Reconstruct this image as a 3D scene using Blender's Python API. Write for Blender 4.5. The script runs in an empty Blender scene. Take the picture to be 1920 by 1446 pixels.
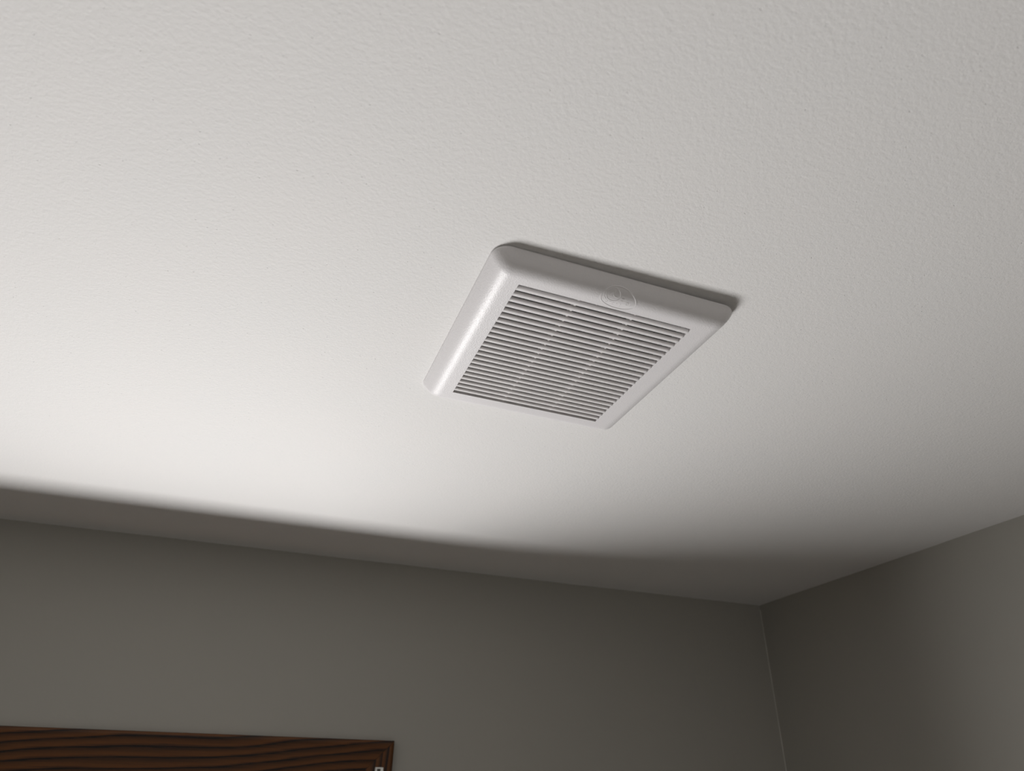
import bpy, bmesh, math, random
from mathutils import Matrix, Vector, noise

S = bpy.context.scene
COL = S.collection
PI = math.pi

# ------------------------------------------------------------------ camera
cam_data = bpy.data.cameras.new('camera')
cam = bpy.data.objects.new('camera', cam_data)
COL.objects.link(cam)
S.camera = cam
cam_data.sensor_width = 36.0
cam_data.lens = 1321.43 / 1920 * 36.0
cam_data.clip_start = 0.02
cam_data.clip_end = 50
CAM_Z = 2.0
right = Vector((0.9361259621384609, -0.3514487267710958, 0.012327832790749754))
up = Vector((-0.18799154595389128, -0.4704965123912654, 0.8621439615734265))
back = Vector((-0.2971991952549788, -0.8093928738743822, -0.5065133898142886))
cam.matrix_world = Matrix(((right.x, up.x, back.x, 0), (right.y, up.y, back.y, 0),
                           (right.z, up.z, back.z, CAM_Z), (0, 0, 0, 1)))
cam_data.dof.use_dof = True
cam_data.dof.focus_distance = 0.86
cam_data.dof.aperture_fstop = 6.3

# ------------------------------------------------------------------ room dimensions (metres)
CEIL = CAM_Z + 0.45
YF = 1.552            # far wall (with the window)
XR = 1.276            # right wall
XL = -1.30            # left wall
YN = -1.15            # wall behind the camera
WX0, WX1 = -0.50, 0.2485          # window opening
WZ1 = CAM_Z + 0.017              # window head
WZ0 = 0.95
WT = 0.12                        # wall thickness

# ------------------------------------------------------------------ light
S.view_settings.view_transform = 'Standard'
S.view_settings.look = 'None'
S.view_settings.gamma = 1.0
S.view_settings.use_curve_mapping = False
S.view_settings.exposure = 0.0

world = bpy.data.worlds.new('daylight')
S.world = world
world.use_nodes = True
wn = world.node_tree.nodes
wn['Background'].inputs[0].default_value = (0.80, 0.90, 1.0, 1)
wn['Background'].inputs[1].default_value = 0.1

# daylight bounced up through the lower half of the window
ld = bpy.data.lights.new('window_daylight', 'AREA')
ld.shape = 'RECTANGLE'
ld.size = 0.74
ld.size_y = 0.52
ld.energy = 57
ld.color = (1.0, 0.985, 0.978)
lo = bpy.data.objects.new('window_daylight', ld)
COL.objects.link(lo)
lo.location = (-0.11, YF + 0.30, CEIL - 1.11)
lo.rotation_euler = (-PI / 2 + math.radians(12), 0, 0)      # -Z of the lamp looks into the room (-Y)


# ------------------------------------------------------------------ helpers
def link(name, bm, mat=None, parent=None, smooth=None):
    me = bpy.data.meshes.new(name)
    bmesh.ops.recalc_face_normals(bm, faces=bm.faces)
    bm.to_mesh(me)
    bm.free()
    if mat:
        me.materials.append(mat)
    if smooth is not None:
        for p in me.polygons:
            p.use_smooth = True
        me.set_sharp_from_angle(angle=math.radians(smooth))
    o = bpy.data.objects.new(name, me)
    COL.objects.link(o)
    if parent:
        o.parent = parent
    return o


def structure(o):
    o['kind'] = 'structure'
    return o


def empty(name, loc, label=None, cat=None):
    o = bpy.data.objects.new(name, None)
    COL.objects.link(o)
    o.location = loc
    o.empty_display_size = 0.05
    if label:
        o['label'] = label
        o['category'] = cat
    return o


def box(bm, x0, x1, y0, y1, z0, z1, bevel=0.0, seg=2):
    r = bmesh.ops.create_cube(bm, size=1.0)
    vs = r['verts']
    for v in vs:
        v.co = Vector(((x0 + x1) / 2 + v.co.x * (x1 - x0), (y0 + y1) / 2 + v.co.y * (y1 - y0),
                       (z0 + z1) / 2 + v.co.z * (z1 - z0)))
    if bevel:
        es = set()
        for v in vs:
            es.update(v.link_edges)
        bmesh.ops.bevel(bm, geom=list(es), offset=bevel, segments=seg, affect='EDGES')


def extrude_profile(bm, prof, a, b, axis):
    """closed profile of 2-D points swept from a to b along an axis ('x' -> prof is (y,z))"""
    rows = []
    for t in (a, b):
        if axis == 'x':
            rows.append([bm.verts.new((t, p[0], p[1])) for p in prof])
        elif axis == 'y':
            rows.append([bm.verts.new((p[0], t, p[1])) for p in prof])
        else:
            rows.append([bm.verts.new((p[0], p[1], t)) for p in prof])
    n = len(prof)
    for i in range(n):
        j = (i + 1) % n
        bm.faces.new((rows[0][i], rows[0][j], rows[1][j], rows[1][i]))
    bm.faces.new(rows[0][::-1])
    bm.faces.new(rows[1])


def new_mat(name, color, rough=0.5, spec=0.5):
    m = bpy.data.materials.new(name)
    m.use_nodes = True
    b = m.node_tree.nodes['Principled BSDF']
    b.inputs['Base Color'].default_value = (*color, 1)
    b.inputs['Roughness'].default_value = rough
    b.inputs['Specular IOR Level'].default_value = spec
    return m, m.node_tree, b


def node(nt, kind, **kw):
    n = nt.nodes.new(kind)
    for k, v in kw.items():
        if k.startswith('i_'):
            n.inputs[k[2:].replace('_', ' ')].default_value = v
        else:
            setattr(n, k, v)
    return n


# ------------------------------------------------------------------ materials
def ceiling_paint():
    """flat white ceiling paint with rolled orange-peel relief, small pits and specks"""
    m, nt, b = new_mat('ceiling_paint', (0.80, 0.785, 0.755), 0.9, 0.2)
    L = nt.links
    tc = node(nt, 'ShaderNodeTexCoord')
    n1 = node(nt, 'ShaderNodeTexNoise', i_Scale=330.0, i_Detail=3.0, i_Roughness=0.55)
    n2 = node(nt, 'ShaderNodeTexNoise', i_Scale=800.0, i_Detail=2.0, i_Roughness=0.5)
    n3 = node(nt, 'ShaderNodeTexNoise', i_Scale=7.0, i_Detail=2.0)
    vo = node(nt, 'ShaderNodeTexVoronoi', i_Scale=150.0)
    for n in (n1, n2, n3, vo):
        L.new(tc.outputs['Object'], n.inputs['Vector'])
    # sparse pits: only some of the cells, a small disc at the cell centre
    sep = node(nt, 'ShaderNodeSeparateColor')
    L.new(vo.outputs['Color'], sep.inputs[0])
    pick = node(nt, 'ShaderNodeMath', operation='GREATER_THAN')
    pick.inputs[1].default_value = 0.45
    L.new(sep.outputs[0], pick.inputs[0])
    pit = node(nt, 'ShaderNodeMapRange', interpolation_type='SMOOTHSTEP')
    pit.inputs['From Min'].default_value = 0.03
    pit.inputs['From Max'].default_value = 0.12
    pit.inputs['To Min'].default_value = 1.0
    pit.inputs['To Max'].default_value = 0.0
    size = node(nt, 'ShaderNodeMapRange')          # every pit its own size
    size.inputs['To Min'].default_value = 0.9
    size.inputs['To Max'].default_value = 2.3
    L.new(sep.outputs[1], size.inputs['Value'])
    sized = node(nt, 'ShaderNodeMath', operation='MULTIPLY')
    L.new(vo.outputs['Distance'], sized.inputs[0])
    L.new(size.outputs[0], sized.inputs[1])
    L.new(sized.outputs[0], pit.inputs['Value'])
    pm = node(nt, 'ShaderNodeMath', operation='MULTIPLY')
    L.new(pick.outputs[0], pm.inputs[0])
    L.new(pit.outputs[0], pm.inputs[1])
    # raised grains on another part of the cells
    pick2 = node(nt, 'ShaderNodeMath', operation='LESS_THAN')
    pick2.inputs[1].default_value = 0.14
    L.new(sep.outputs[0], pick2.inputs[0])
    gm = node(nt, 'ShaderNodeMath', operation='MULTIPLY')
    L.new(pick2.outputs[0], gm.inputs[0])
    L.new(pit.outputs[0], gm.inputs[1])
    # height in millimetres
    a = node(nt, 'ShaderNodeMath', operation='MULTIPLY')
    a.inputs[1].default_value = 0.52
    L.new(n1.outputs[0], a.inputs[0])
    c = node(nt, 'ShaderNodeMath', operation='MULTIPLY_ADD')
    c.inputs[1].default_value = 0.24
    L.new(n2.outputs[0], c.inputs[0])
    L.new(a.outputs[0], c.inputs[2])
    d = node(nt, 'ShaderNodeMath', operation='MULTIPLY_ADD')
    d.inputs[1].default_value = -0.60
    L.new(pm.outputs[0], d.inputs[0])
    L.new(c.outputs[0], d.inputs[2])
    e = node(nt, 'ShaderNodeMath', operation='MULTIPLY_ADD')
    e.inputs[1].default_value = 0.25
    L.new(gm.outputs[0], e.inputs[0])
    L.new(d.outputs[0], e.inputs[2])
    bp = node(nt, 'ShaderNodeBump', i_Strength=1.0, i_Distance=0.001)
    bp.inputs['Strength'].default_value = BUMP_CEIL
    L.new(e.outputs[0], bp.inputs['Height'])
    L.new(bp.outputs[0], b.inputs['Normal'])
    # faint blotches of the paint itself
    mx = node(nt, 'ShaderNodeMix', data_type='RGBA')
    mx.inputs['A'].default_value = (0.815, 0.80, 0.785, 1)
    mx.inputs['B'].default_value = (0.795, 0.79, 0.78, 1)
    L.new(n3.outputs[0], mx.inputs['Factor'])
    L.new(mx.outputs['Result'], b.inputs['Base Color'])
    return m


def wall_paint():
    m, nt, b = new_mat('wall_paint', (0.52, 0.505, 0.46), 0.75, 0.25)
    L = nt.links
    tc = node(nt, 'ShaderNodeTexCoord')
    n1 = node(nt, 'ShaderNodeTexNoise', i_Scale=150.0, i_Detail=3.0)
    n3 = node(nt, 'ShaderNodeTexNoise', i_Scale=5.0, i_Detail=2.0)
    L.new(tc.outputs['Object'], n1.inputs['Vector'])
    L.new(tc.outputs['Object'], n3.inputs['Vector'])
    bp = node(nt, 'ShaderNodeBump', i_Strength=0.35, i_Distance=0.0005)
    L.new(n1.outputs[0], bp.inputs['Height'])
    L.new(bp.outputs[0], b.inputs['Normal'])
    mx = node(nt, 'ShaderNodeMix', data_type='RGBA')
    mx.inputs['A'].default_value = WALL_A
    mx.inputs['B'].default_value = WALL_B
    L.new(n3.outputs[0], mx.inputs['Factor'])
    L.new(mx.outputs['Result'], b.inputs['Base Color'])
    return m


def stained_oak(name, along):
    """dark stained oak, long open grain running along one axis"""
    m, nt, b = new_mat(name, (0.05, 0.02, 0.01), 0.42, 0.22)
    L = nt.links
    tc = node(nt, 'ShaderNodeTexCoord')
    fine = {'x': (9, 300, 300), 'z': (300, 300, 9)}[along]
    wav = {'x': (1.7, 9, 9), 'z': (9, 9, 1.7)}[along]
    mf = node(nt, 'ShaderNodeMapping'); mf.inputs['Scale'].default_value = fine
    mw = node(nt, 'ShaderNodeMapping'); mw.inputs['Scale'].default_value = wav
    for q in (mf, mw):
        L.new(tc.outputs['Object'], q.inputs[0])
    warp = node(nt, 'ShaderNodeTexNoise', i_Scale=1.0, i_Detail=2.5, i_Roughness=0.45)
    L.new(mw.outputs[0], warp.inputs['Vector'])
    sp = node(nt, 'ShaderNodeSeparateXYZ')
    L.new(tc.outputs['Object'], sp.inputs[0])
    lon, lat = {'x': (0, 2), 'z': (2, 0)}[along]
    # growth rings cut lengthwise: nearly parallel lines that drift and pinch together
    base = node(nt, 'ShaderNodeMath', operation='MULTIPLY'); base.inputs[1].default_value = 72.0
    L.new(sp.outputs[lat], base.inputs[0])
    dr = node(nt, 'ShaderNodeMath', operation='MULTIPLY_ADD'); dr.inputs[1].default_value = -5.0
    L.new(sp.outputs[lon], dr.inputs[0]); L.new(base.outputs[0], dr.inputs[2])
    k = node(nt, 'ShaderNodeMath', operation='MULTIPLY_ADD'); k.inputs[1].default_value = 4.6
    L.new(warp.outputs[0], k.inputs[0]); L.new(dr.outputs[0], k.inputs[2])
    fr = node(nt, 'ShaderNodeMath', operation='FRACT')
    L.new(k.outputs[0], fr.inputs[0])
    pores = node(nt, 'ShaderNodeTexNoise', i_Scale=1.0, i_Detail=4.0, i_Roughness=0.7)
    L.new(mf.outputs[0], pores.inputs['Vector'])
    pc = node(nt, 'ShaderNodeMath', operation='SUBTRACT'); pc.inputs[1].default_value = 0.5
    L.new(pores.outputs[0], pc.inputs[0])
    ad = node(nt, 'ShaderNodeMath', operation='MULTIPLY_ADD'); ad.inputs[1].default_value = 0.75
    L.new(pc.outputs[0], ad.inputs[0]); L.new(fr.outputs[0], ad.inputs[2])
    cr = node(nt, 'ShaderNodeValToRGB')
    e = cr.color_ramp.elements
    e[0].position = 0.0; e[0].color = (0.050, 0.020, 0.008, 1)
    e[1].position = 1.0; e[1].color = (0.010, 0.005, 0.004, 1)
    for pos, c in ((0.20, (0.120, 0.044, 0.011, 1)), (0.50, (0.088, 0.033, 0.009, 1)),
                   (0.84, (0.036, 0.015, 0.006, 1)), (0.90, (0.007, 0.004, 0.003, 1))):
        x = e.new(pos); x.color = c
    L.new(ad.outputs[0], cr.inputs[0])
    L.new(cr.outputs[0], b.inputs['Base Color'])
    bp = node(nt, 'ShaderNodeBump', i_Strength=0.5, i_Distance=0.0006)
    L.new(ad.outputs[0], bp.inputs['Height'])
    L.new(bp.outputs[0], b.inputs['Normal'])
    return m


def grained_plastic(name, color, scale=480.0, dist=0.00022, rough=0.42):
    """moulded white plastic with a fine leather grain"""
    m, nt, b = new_mat(name, color, rough, 0.45)
    L = nt.links
    tc = node(nt, 'ShaderNodeTexCoord')
    vo = node(nt, 'ShaderNodeTexVoronoi', i_Scale=scale, feature='SMOOTH_F1')
    L.new(tc.outputs['Object'], vo.inputs['Vector'])
    n1 = node(nt, 'ShaderNodeTexNoise', i_Scale=scale * 1.7, i_Detail=2.0)
    L.new(tc.outputs['Object'], n1.inputs['Vector'])
    ad = node(nt, 'ShaderNodeMath', operation='ADD')
    L.new(vo.outputs['Distance'], ad.inputs[0]); L.new(n1.outputs[0], ad.inputs[1])
    bp = node(nt, 'ShaderNodeBump', i_Strength=1.0, i_Distance=dist)
    L.new(ad.outputs[0], bp.inputs['Height'])
    L.new(bp.outputs[0], b.inputs['Normal'])
    return m


BUMP_CEIL = 0.8
WALL_A = (0.365, 0.35, 0.315, 1)
WALL_B = (0.35, 0.34, 0.31, 1)
M_CEIL = ceiling_paint()
M_WALL = wall_paint()
M_OAK_X = stained_oak('oak_grain_across', 'x')
M_OAK_Z = stained_oak('oak_grain_upright', 'z')
M_SHELL = grained_plastic('cover_plastic', (0.78, 0.762, 0.768), scale=900.0, dist=0.00017, rough=0.34)
M_PAD, _, _ = new_mat('plain_cover_plastic', (0.78, 0.762, 0.768), 0.42, 0.45)
M_SMOOTH, _nt, _b = new_mat('louvre_plastic', (0.91, 0.85, 0.845), 0.40, 0.45)
# thin white plastic: daylight bleeds through the blades
_b.inputs['Subsurface Weight'].default_value = 0.85
_b.inputs['Subsurface Radius'].default_value = (1.0, 1.0, 1.0)
_b.inputs['Subsurface Scale'].default_value = 0.0080
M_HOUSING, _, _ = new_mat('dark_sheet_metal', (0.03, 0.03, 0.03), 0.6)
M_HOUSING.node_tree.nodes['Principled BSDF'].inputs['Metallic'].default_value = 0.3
M_FRONT, _, _ = new_mat('bounce_front_wall', (0.64, 0.62, 0.60), 0.35)  # unseen front wall, made paler than the others to bounce light back
M_CAULK, _, _ = new_mat('caulk', (0.62, 0.61, 0.56), 0.6)
M_WHITE, _, _ = new_mat('white_bracket_plastic', (0.80, 0.80, 0.77), 0.4)
M_GREY, _, _ = new_mat('bracket_slot_shade', (0.10, 0.085, 0.07), 0.5)  # dark colour stands in for the shade inside the bracket opening
M_SASH, _, _ = new_mat('bronze_sash', (0.06, 0.05, 0.04), 0.4)


def tile_floor():
    m, nt, b = new_mat('floor_tile', FLOOR, 0.4)
    L = nt.links
    tc = node(nt, 'ShaderNodeTexCoord')
    br = node(nt, 'ShaderNodeTexBrick', offset=0.0)
    br.inputs['Scale'].default_value = 3.3
    br.inputs['Color1'].default_value = (*FLOOR, 1)
    br.inputs['Color2'].default_value = (*[c * 0.95 for c in FLOOR], 1)
    br.inputs['Mortar'].default_value = (*[c * 0.6 for c in FLOOR], 1)
    br.inputs['Mortar Size'].default_value = 0.012
    br.inputs['Brick Width'].default_value = 1.0
    br.inputs['Row Height'].default_value = 1.0
    L.new(tc.outputs['Object'], br.inputs['Vector'])
    L.new(br.outputs['Color'], b.inputs['Base Color'])
    return m


FLOOR = (0.022, 0.018, 0.015)
M_FLOOR = tile_floor()


def pane_glass():
    m = bpy.data.materials.new('window_glass')
    m.use_nodes = True
    nt = m.node_tree
    nt.nodes.clear()
    out = nt.nodes.new('ShaderNodeOutputMaterial')
    mix = nt.nodes.new('ShaderNodeMixShader')
    tr = nt.nodes.new('ShaderNodeBsdfTransparent')
    gl = nt.nodes.new('ShaderNodeBsdfGlossy')
    gl.inputs['Roughness'].default_value = 0.02
    mix.inputs[0].default_value = 0.05
    nt.links.new(tr.outputs[0], mix.inputs[1])
    nt.links.new(gl.outputs[0], mix.inputs[2])
    nt.links.new(mix.outputs[0], out.inputs[0])
    return m


M_GLASS = pane_glass()

# ------------------------------------------------------------------ vent dimensions
VX0, VX1 = 0.157, 0.4255        # outer edges of the cover
VY0, VY1 = 0.4755, 0.7650
VCX, VCY = (VX0 + VX1) / 2, (VY0 + VY1) / 2
FACE = 0.018                    # how far the face stands below the ceiling
GX0, GX1 = 0.1912, 0.3862       # louvred opening
GY0, GY1 = 0.5054, 0.7312


# ------------------------------------------------------------------ room shell
def grid_sheet(name, us, vs, fn, hole, mat, thick, side=1):
    """a sheet of cells over the sorted breaks us x vs, cells inside `hole` left open, thickened outwards"""
    bm = bmesh.new()
    vv = {}
    for i, u in enumerate(us):
        for j, v in enumerate(vs):
            vv[i, j] = bm.verts.new(fn(u, v))
    back_ = {}
    for i in range(len(us) - 1):
        for j in range(len(vs) - 1):
            cu, cv = (us[i] + us[i + 1]) / 2, (vs[j] + vs[j + 1]) / 2
            if hole and hole[0] < cu < hole[1] and hole[2] < cv < hole[3]:
                continue
            bm.faces.new((vv[i, j], vv[i + 1, j], vv[i + 1, j + 1], vv[i, j + 1]))
    for v in [v for v in bm.verts if not v.link_faces]:
        bm.verts.remove(v)
    # extrude the whole sheet along the outward vector
    out = Vector(thick)
    geom = bmesh.ops.extrude_face_region(bm, geom=list(bm.faces), use_keep_orig=True)
    for v in [g for g in geom['geom'] if isinstance(g, bmesh.types.BMVert)]:
        v.co += out
    o = link(name, bm, mat)
    return structure(o)


def breaks(a, b, n, extra=()):
    s = {round(a + (b - a) * i / n, 5) for i in range(n + 1)}
    s.update(extra)
    s = sorted(s)
    keep = [s[0]]
    for q in s[1:]:
        if q - keep[-1] > 1e-4:
            keep.append(q)
    return keep


def ceil_fn(x, y):
    return (x, y, CEIL)


hx0, hx1, hy0, hy1 = GX0 - 0.004, GX1 + 0.004, GY0 - 0.004, GY1 + 0.004
grid_sheet('ceiling', [XL - WT, hx0, hx1, XR + WT], [YN - WT, hy0, hy1, YF + WT], ceil_fn,
           (hx0, hx1, hy0, hy1), M_CEIL, (0, 0, 0.013))


def far_fn(x, z):
    # hand-finished plaster: the top edge wanders by a millimetre or two
    w = max(0.0, 1 - (CEIL - z) / 0.06)
    dy = 0.0022 * noise.noise(Vector((x * 5.5, 0.3, 1.7))) + 0.0008 * noise.noise(Vector((x * 23, 2.3, 1.7)))
    return (x, YF + dy * w, z)


zs = [0.0, WZ0, WZ1, CEIL - 0.06, CEIL - 0.04, CEIL - 0.02, CEIL - 0.008, CEIL]
grid_sheet('wall_back', breaks(XL, XR, 150, (WX0, WX1)), zs, far_fn, (WX0, WX1, WZ0, WZ1), M_WALL, (0, WT, 0))


def right_fn(y, z):
    w = max(0.0, 1 - (CEIL - z) / 0.06)
    dx = 0.0025 * noise.noise(Vector((y * 6.0, 7.3, 4.7))) * w * min(1.0, (YF - y) / 0.1)
    return (XR + dx, y, z)


grid_sheet('wall_right', breaks(YN, YF, 90), [0.0, CEIL - 0.06, CEIL - 0.03, CEIL - 0.01, CEIL], right_fn, None, M_WALL, (WT, 0, 0))
grid_sheet('wall_left', [YN, YF], [0.0, CEIL], lambda y, z: (XL, y, z), None, M_WALL, (-WT, 0, 0))
grid_sheet('wall_front', [XL, XR], [0.0, CEIL], lambda x, z: (x, YN, z), None, M_FRONT, (0, -WT, 0))
grid_sheet('floor', [XL - WT, XR + WT], [YN - WT, YF + WT], lambda x, y: (x, y, 0.0), None, M_FLOOR, (0, 0, -0.02))

# thin caulk bead down the inside corner
bm = bmesh.new()
random.seed(4)
prev = None
nz = 160
for k in range(nz + 1):
    z = CEIL - 0.012 - (CEIL - 0.012) * k / nz
    r = 0.0008 + 0.0005 * noise.noise(Vector((0, 0, z * 19)))
    ring = [bm.verts.new((XR - 0.0004 + r * math.cos(a), YF - 0.0004 + r * math.sin(a), z))
            for a in [PI + 0.0 * PI - 0.25 + (PI / 2 + 0.5) * t / 5 for t in range(6)]]
    if prev:
        for i in range(5):
            bm.faces.new((prev[i], prev[i + 1], ring[i + 1], ring[i]))
    prev = ring
structure(link('trim_1', bm, M_CAULK, smooth=60))

# ------------------------------------------------------------------ window with stained oak casing
win = structure(empty('window_1', ((WX0 + WX1) / 2, YF, WZ0)))
OFF = Vector(win.location)


def wlink(name, bm, mat, parent=win, smooth=None):
    bmesh.ops.translate(bm, verts=bm.verts, vec=-OFF)
    return link(name, bm, mat, parent, smooth)


CW = 0.080          # casing width


def casing_profile():
    """(distance in from the outer edge, projection from the wall)"""
    return [(0.0, 0.0), (0.0, 0.0135), (0.0012, 0.0158), (0.0035, 0.0170), (0.0065, 0.0172),
            (0.010, 0.0165), (0.020, 0.0156), (0.034, 0.0140), (0.058, 0.0116), (0.074, 0.0100),
            (0.0780, 0.0084), (0.080, 0.0055), (0.080, 0.0)]


CX0, CX1 = WX0 - CW, WX1 + CW      # outer edges
CZ1 = WZ1 + CW
CZ0 = WZ0 - CW


def casing(name, p0, p1, inward, mat, trim0=1, trim1=1):
    """mitred casing stick from corner p0 to p1 (outer edge), inward = direction to the opening"""
    bm = bmesh.new()
    d = (Vector(p1) - Vector(p0)).normalized()
    rows = []
    gap = 0.0003
    for end, sgn in ((p0, 1), (p1, -1)):
        row = []
        for s, h in casing_profile():
            q = Vector(end) + Vector(inward) * s + d * sgn * (s + gap)
            row.append(bm.verts.new((q.x, YF - h, q.z)))
        rows.append(row)
    n = len(rows[0])
    for i in range(n - 1):
        bm.faces.new((rows[0][i], rows[0][i + 1], rows[1][i + 1], rows[1][i]))
    bm.faces.new((rows[0][0], rows[0][-1], rows[1][-1], rows[1][0]))
    bm.faces.new(rows[0]); bm.faces.new(rows[1])
    return wlink(name, bm, mat, smooth=28)


casing('head_casing', (CX0, 0, CZ1), (CX1, 0, CZ1), (0, 0, -1), M_OAK_X)
casing('side_casing', (CX1, 0, CZ1), (CX1, 0, CZ0), (-1, 0, 0), M_OAK_Z)
casing('side_casing', (CX0, 0, CZ1), (CX0, 0, CZ0), (1, 0, 0), M_OAK_Z)
casing('sill_casing', (CX0, 0, CZ0), (CX1, 0, CZ0), (0, 0, 1), M_OAK_X)

bm = bmesh.new()       # oak jamb liner of the reveal
t = 0.006
box(bm, WX0, WX1, YF + 0.0005, YF + WT - 0.0005, WZ1 - t, WZ1)
box(bm, WX0, WX1, YF + 0.0005, YF + WT - 0.0005, WZ0, WZ0 + t)
box(bm, WX0, WX0 + t, YF + 0.0005, YF + WT - 0.0005, WZ0 + t, WZ1 - t)
box(bm, WX1 - t, WX1, YF + 0.0005, YF + WT - 0.0005, WZ0 + t, WZ1 - t)
wlink('jamb', bm, M_OAK_X)
bm = bmesh.new()       # sash set at the outer face
f = 0.026
y0, y1 = YF + WT - 0.035, YF + WT - 0.004
a0, a1, b0, b1 = WX0 + t, WX1 - t, WZ0 + t, WZ1 - t
box(bm, a0, a1, y0, y1, b1 - f, b1, 0.002)
box(bm, a0, a1, y0, y1, b0, b0 + f, 0.002)
box(bm, a0, a0 + f, y0, y1, b0 + f, b1 - f, 0.002)
box(bm, a1 - f, a1, y0, y1, b0 + f, b1 - f, 0.002)
sash = wlink('window_frame', bm, M_SASH, smooth=35)
bm = bmesh.new()
box(bm, a0 + f, a1 - f, (y0 + y1) / 2 - 0.002, (y0 + y1) / 2 + 0.002, b0 + f, b1 - f)
wlink('pane', bm, M_GLASS)

# ------------------------------------------------------------------ small white bracket on the casing
bx0, bx1 = 0.2943, 0.3093
bzt = CAM_Z + 0.0500
by = YF - 0.0156
br = empty('blind_bracket', ((bx0 + bx1) / 2, by, bzt - 0.034),
           'small white plastic blind bracket on the upper right corner of the dark wooden window casing', 'bracket')
BO = Vector(br.location)
bm = bmesh.new()
dep = 0.009
box(bm, bx0, bx1, by - dep, by, bzt - 0.0026, bzt, 0.0006)
box(bm, bx0, bx0 + 0.003, by - dep, by, bzt - 0.034, bzt - 0.0026, 0.0005)
box(bm, bx1 - 0.0052, bx1, by - dep, by, bzt - 0.034, bzt - 0.0026, 0.0005)
box(bm, bx0, bx1, by - dep, by, bzt - 0.0366, bzt - 0.034, 0.0006)
bmesh.ops.translate(bm, verts=bm.verts, vec=-BO)
link('bracket_frame', bm, M_WHITE, br, smooth=35)
bm = bmesh.new()
box(bm, bx0 + 0.003, bx1 - 0.0052, by - dep + 0.004, by - 0.0005, bzt - 0.034, bzt - 0.0026)  # block filling the open slot, its shade put into the colour
bmesh.ops.translate(bm, verts=bm.verts, vec=-BO)
ins = link('slot_shade', bm, M_GREY, br)
ins['label'] = 'dark slot in the middle of the white bracket'

# ------------------------------------------------------------------ exhaust fan cover
TILT = math.radians(0.85)
fan = empty('exhaust_fan_cover', (VCX, VCY, CEIL),
            'white plastic exhaust fan cover with a louvred grille mounted on the textured white ceiling', 'vent')
# local frame: x, y as the room, z up; z = 0 is the edge that meets the ceiling.
fan.location.z = CEIL - math.sin(TILT) * (VX1 - VX0) / 2 - 0.0004
fan.rotation_euler = (0, TILT, 0)
W2, D2 = (VX1 - VX0) / 2, (VY1 - VY0) / 2
gx0, gx1, gy0, gy1 = GX0 - VCX, GX1 - VCX, GY0 - VCY, GY1 - VCY
NC = 10        # arc segments per corner
NS = 14        # cuts per straight side


def rrect(x0, x1, y0, y1, r):
    pts = []
    corners = [(x1 - r, y0 + r, -PI / 2), (x1 - r, y1 - r, 0), (x0 + r, y1 - r, PI / 2), (x0 + r, y0 + r, PI)]
    for (cx, cy, a0) in corners:
        for k in range(NC + 1):
            a = a0 + PI / 2 * k / NC
            pts.append((cx + r * math.cos(a), cy + r * math.sin(a)))
    return pts


bm = bmesh.new()
prof = [(0.0018, 0.0), (0.0, 0.0), (-0.0, 0.0018), (0.0005, 0.0026), (0.0022, 0.0052), (0.0042, 0.0080),
        (0.0064, 0.0107), (0.0086, 0.0130), (0.0110, 0.0149), (0.0134, 0.0163), (0.0160, 0.0173),
        (0.0190, 0.0179), (0.0220, FACE), (0.0240, FACE)]
R0 = 0.017
loops = []
for s, h in prof:
    r = max(R0 - s * 0.72, 0.0032)
    loops.append([bm.verts.new((x, y, -h)) for x, y in rrect(-W2 + s, W2 - s, -D2 + s, D2 - s, r)])
loops.append([bm.verts.new((x, y, -FACE)) for x, y in rrect(gx0, gx1, gy0, gy1, 0.0004)])
loops.append([bm.verts.new((x, y, -FACE + 0.0003)) for x, y in rrect(gx0 + .0002, gx1 - .0002, gy0 + .0002, gy1 - .0002, 0.0004)])
loops.append([bm.verts.new((x, y, -FACE + 0.0075)) for x, y in rrect(gx0 + .0002, gx1 - .0002, gy0 + .0002, gy1 - .0002, 0.0004)])
# back of the shell, so that it has a real thickness
loops.append([bm.verts.new((x, y, -FACE + 0.0075)) for x, y in rrect(gx0 - .0016, gx1 + .0016, gy0 - .0016, gy1 + .0016, 0.001)])
loops.append([bm.verts.new((x, y, -FACE + 0.0022)) for x, y in rrect(gx0 - .0016, gx1 + .0016, gy0 - .0016, gy1 + .0016, 0.001)])
loops.append([bm.verts.new((x, y, -FACE + 0.0024)) for x, y in rrect(-W2 + 0.020, W2 - 0.020, -D2 + 0.020, D2 - 0.020, 0.004)])
loops.append([bm.verts.new((x, y, -0.0104)) for x, y in rrect(-W2 + 0.0100, W2 - 0.0100, -D2 + 0.0100, D2 - 0.0100, 0.009)])
for i in range(len(loops)):
    A, Bq = loops[i], loops[(i + 1) % len(loops)]
    n = len(A)
    for k in range(n):
        q = (k + 1) % n
        try:
            bm.faces.new((A[k], A[q], Bq[q], Bq[k]))
        except ValueError:
            pass
link('bezel', bm, M_SHELL, fan, smooth=32)

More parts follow.
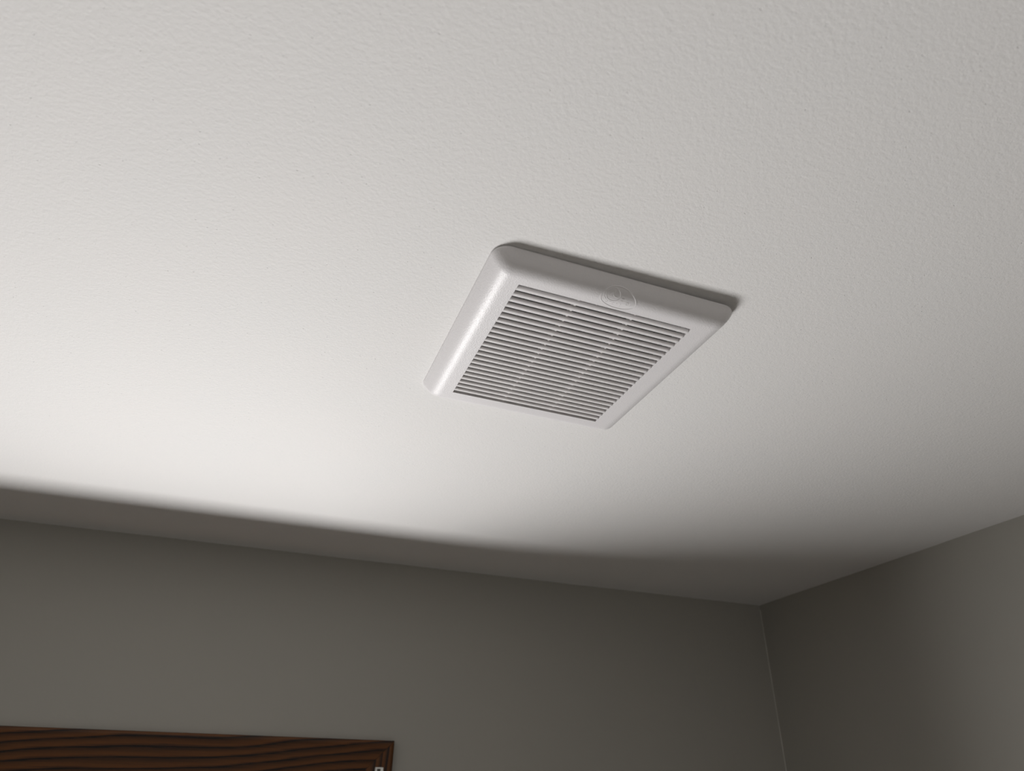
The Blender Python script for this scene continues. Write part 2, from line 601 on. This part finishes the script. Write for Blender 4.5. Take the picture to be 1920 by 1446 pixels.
# louvre: 24 slots, 23 slanted blades whose faces lie flush with the bezel face
NSLOT = 24
SLOT = 0.0049
PITCH = (gy1 - gy0 - SLOT) / (NSLOT - 1)
LIP = PITCH - SLOT
bm = bmesh.new()
hb, lean = 0.0026, 0.55
for k in range(NSLOT):
    ya = gy0 + SLOT + k * PITCH          # near edge of the blade face
    yb = ya + LIP
    if k == NSLOT - 1:                   # the far border has the same slanted back
        yb = gy1 + 0.0002
        ya = gy1 - 0.0004
    pr = []
    r = 0.0009
    for j in range(5):                   # rounded near edge
        a = -PI / 2 - (PI / 2) * j / 4
        pr.append((ya + r + r * math.cos(a), -FACE + r + r * math.sin(a)))
    pr = [(yb, -FACE + 0.0001)] + pr if False else pr
    pr.append((ya - lean * hb, -FACE + hb))
    pr.append((ya - lean * hb + 0.0016, -FACE + hb))
    pr.append((yb, -FACE + 0.0018))
    pr.append((yb, -FACE + 0.0007))
    if k == NSLOT - 1:
        pr = [(ya, -FACE + 0.0004), (ya - lean * hb, -FACE + hb), (ya - lean * hb + 0.0014, -FACE + hb), (yb, -FACE + 0.0016), (yb, -FACE + 0.0004)]
    extrude_profile(bm, pr, gx0 + 0.0001, gx1 - 0.0001, 'x')
grille = link('louvre_grille', bm, M_SMOOTH, fan, smooth=50)
# two support ribs behind the blades
for rx in (0.2565 - VCX, 0.3205 - VCX):
    bm = bmesh.new()
    box(bm, rx - 0.0011, rx + 0.0011, gy0 - 0.0005, gy1 + 0.0005, -FACE + 0.0020, -FACE + 0.0080)
    link('support_rib', bm, M_SMOOTH, fan)
bm = bmesh.new()      # short third peg behind the first slot only
rx = 0.277 - VCX
box(bm, rx - 0.0008, rx + 0.0008, gy0 - 0.0005, gy0 + SLOT * 0.8, -FACE + 0.0030, -FACE + 0.0080)
link('clip', bm, M_SMOOTH, fan)

# dark fan housing recessed in the ceiling
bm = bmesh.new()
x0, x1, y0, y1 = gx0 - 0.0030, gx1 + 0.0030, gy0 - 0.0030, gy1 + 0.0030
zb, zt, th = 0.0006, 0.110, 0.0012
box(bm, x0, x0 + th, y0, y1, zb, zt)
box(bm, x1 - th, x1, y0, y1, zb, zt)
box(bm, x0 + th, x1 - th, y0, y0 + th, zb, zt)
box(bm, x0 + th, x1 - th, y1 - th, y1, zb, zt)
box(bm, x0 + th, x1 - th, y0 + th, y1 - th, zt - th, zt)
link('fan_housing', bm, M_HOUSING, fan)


# ------------------------------------------------------------------ embossed oval emblem
def bez_h(s):
    """height of the bezel surface at inset s from the outer edge"""
    for (a, ha), (b, hb_) in zip(prof[1:], prof[2:]):
        if a <= s <= b and b > a:
            return ha + (hb_ - ha) * (s - a) / (b - a)
    return FACE if s > 0.02 else 0.0


def on_bezel(x, y, lift):
    s = y + D2
    h = bez_h(s)
    e = 0.0008
    dh = (bez_h(s + e) - bez_h(s - e)) / (2 * e)
    nrm = Vector((0, -dh, -1)).normalized()
    return Vector((x, y, -h)) + nrm * lift


EX, EY = 0.2925 - VCX, 0.4915 - VCY
EA, EB = 0.0200, 0.0109


def relief_line(bm, pts, w, hgt, closed=False):
    """low rounded ridge along 2-D points laid on the bezel"""
    n = len(pts)
    rows = []
    for i in range(n):
        p = Vector(pts[i])
        if closed:
            tdir = Vector(pts[(i + 1) % n]) - Vector(pts[i - 1])
        else:
            tdir = Vector(pts[min(i + 1, n - 1)]) - Vector(pts[max(i - 1, 0)])
        if tdir.length < 1e-9:
            tdir = Vector((1, 0))
        tdir.normalize()
        nn = Vector((-tdir.y, tdir.x))
        row = []
        for off, l in ((-1, -0.25), (-0.55, 0.8), (0, 1.0), (0.55, 0.8), (1, -0.25)):
            q = p + nn * off * w / 2
            row.append(bm.verts.new(on_bezel(q.x, q.y, l * hgt)))
        rows.append(row)
    m = n if closed else n - 1
    for i in range(m):
        A, Bq = rows[i], rows[(i + 1) % n]
        for j in range(4):
            bm.faces.new((A[j], A[j + 1], Bq[j + 1], Bq[j]))
    if not closed:
        bm.faces.new(rows[0]); bm.faces.new(rows[-1][::-1])


# local emblem axes: reading direction runs along +x, "up" of the letters towards -y
EROT = math.radians(-6)


def epos(u, v):
    return (EX + u * math.cos(EROT) - v * math.sin(EROT), EY - u * math.sin(EROT) - v * math.cos(EROT))


# stroke letters, unit box 1 x 1
GLYPH = {
    'S': ([(.9, .85), (.6, 1), (.25, .95), (.1, .75), (.3, .56), (.7, .45), (.9, .25), (.7, .03), (.35, 0), (.08, .15)],),
    'm': ([(0, 0), (0, .62)], [(0, .45), (.2, .62), (.42, .6), (.5, .42), (.5, 0)], [(.5, .45), (.7, .62), (.9, .6), (1, .42), (1, 0)]),
    'a': ([(.8, .62), (.8, 0)], [(.8, .45), (.6, .62), (.3, .6), (.12, .4), (.14, .15), (.35, 0), (.65, .03), (.8, .2)]),
    'r': ([(.15, 0), (.15, .62)], [(.15, .4), (.4, .6), (.75, .6)]),
    't': ([(.4, .95), (.4, .15), (.55, 0), (.8, .05)], [(.1, .62), (.8, .62)]),
    'F': ([(.1, 0), (.1, 1), (.9, 1)], [(.1, .52), (.75, .52)]),
    'l': ([(.4, 1), (.4, 0)],),
    'o': ([(.5, .62), (.2, .5), (.1, .3), (.25, .05), (.5, 0), (.75, .08), (.9, .32), (.78, .53), (.5, .62)],),
    'w': ([(0, .62), (.25, 0), (.5, .5), (.75, 0), (1, .62)],),
}


def word(bm, text, start, ang, size, track, w, h, bend=0.0):
    u, v = start
    a = ang
    for ch in text:
        for st in GLYPH[ch]:
            pts = []
            for gx, gy in st:
                lx, ly = gx * size * 0.72, gy * size
                pts.append(epos(u + lx * math.cos(a) - ly * math.sin(a), v + lx * math.sin(a) + ly * math.cos(a)))
            relief_line(bm, pts, w, h)
        adv = size * track * (0.45 if ch == 'l' else 1.0)
        u += adv * math.cos(a)
        v += adv * math.sin(a)
        a += bend


bm = bmesh.new()
N = 96
relief_line(bm, [epos(EA * math.cos(2 * PI * k / N), EB * math.sin(2 * PI * k / N)) for k in range(N)], 0.0011, 0.00038, True)
ccx, ccy, cr_ = -0.0078, 0.0030, 0.0078
relief_line(bm, [epos(ccx + cr_ * math.cos(2 * PI * k / 64), ccy + cr_ * 0.74 * math.sin(2 * PI * k / 64)) for k in range(64)], 0.0008, 0.00032, True)
relief_line(bm, [epos(ccx - 0.0012 + cr_ * 1.12 * math.cos(a), ccy + cr_ * 0.84 * math.sin(a)) for a in [PI * 0.85 + PI * 0.5 * k / 20 for k in range(21)]], 0.0006, 0.00028)
# small fan figure inside the circle
for k in range(3):
    a0 = 2 * PI * k / 3 + 0.5
    pts = [epos(ccx + 0.0052 * q * math.cos(a0 + 1.2 * q), ccy + 0.0016 + 0.0050 * q * math.sin(a0 + 1.2 * q)) for q in [0.15 + 0.85 * i / 8 for i in range(9)]]
    relief_line(bm, pts, 0.0011, 0.00022)
word(bm, 'Smart', (-0.0120, -0.0066), -0.06, 0.0042, 0.90, 0.0006, 0.00026, bend=0.035)
word(bm, 'Flow', (0.0020, -0.0022), 0.03, 0.0050, 0.90, 0.0006, 0.00026, bend=-0.03)
# plain ungrained pad inside the oval
rings = [[bm.verts.new(on_bezel(*epos(EA * q * math.cos(2 * PI * k / 64), EB * q * math.sin(2 * PI * k / 64)), 0.00007))
          for k in range(64)] for q in [0.985 * j / 10 for j in range(10, 0, -1)]]
for A, Bq in zip(rings, rings[1:]):
    for k in range(64):
        bm.faces.new((A[k], A[(k + 1) % 64], Bq[(k + 1) % 64], Bq[k]))
bm.faces.new(rings[-1])
em = link('emblem', bm, M_PAD, fan, smooth=60)
em['label'] = 'embossed oval emblem with a circle and raised lettering'
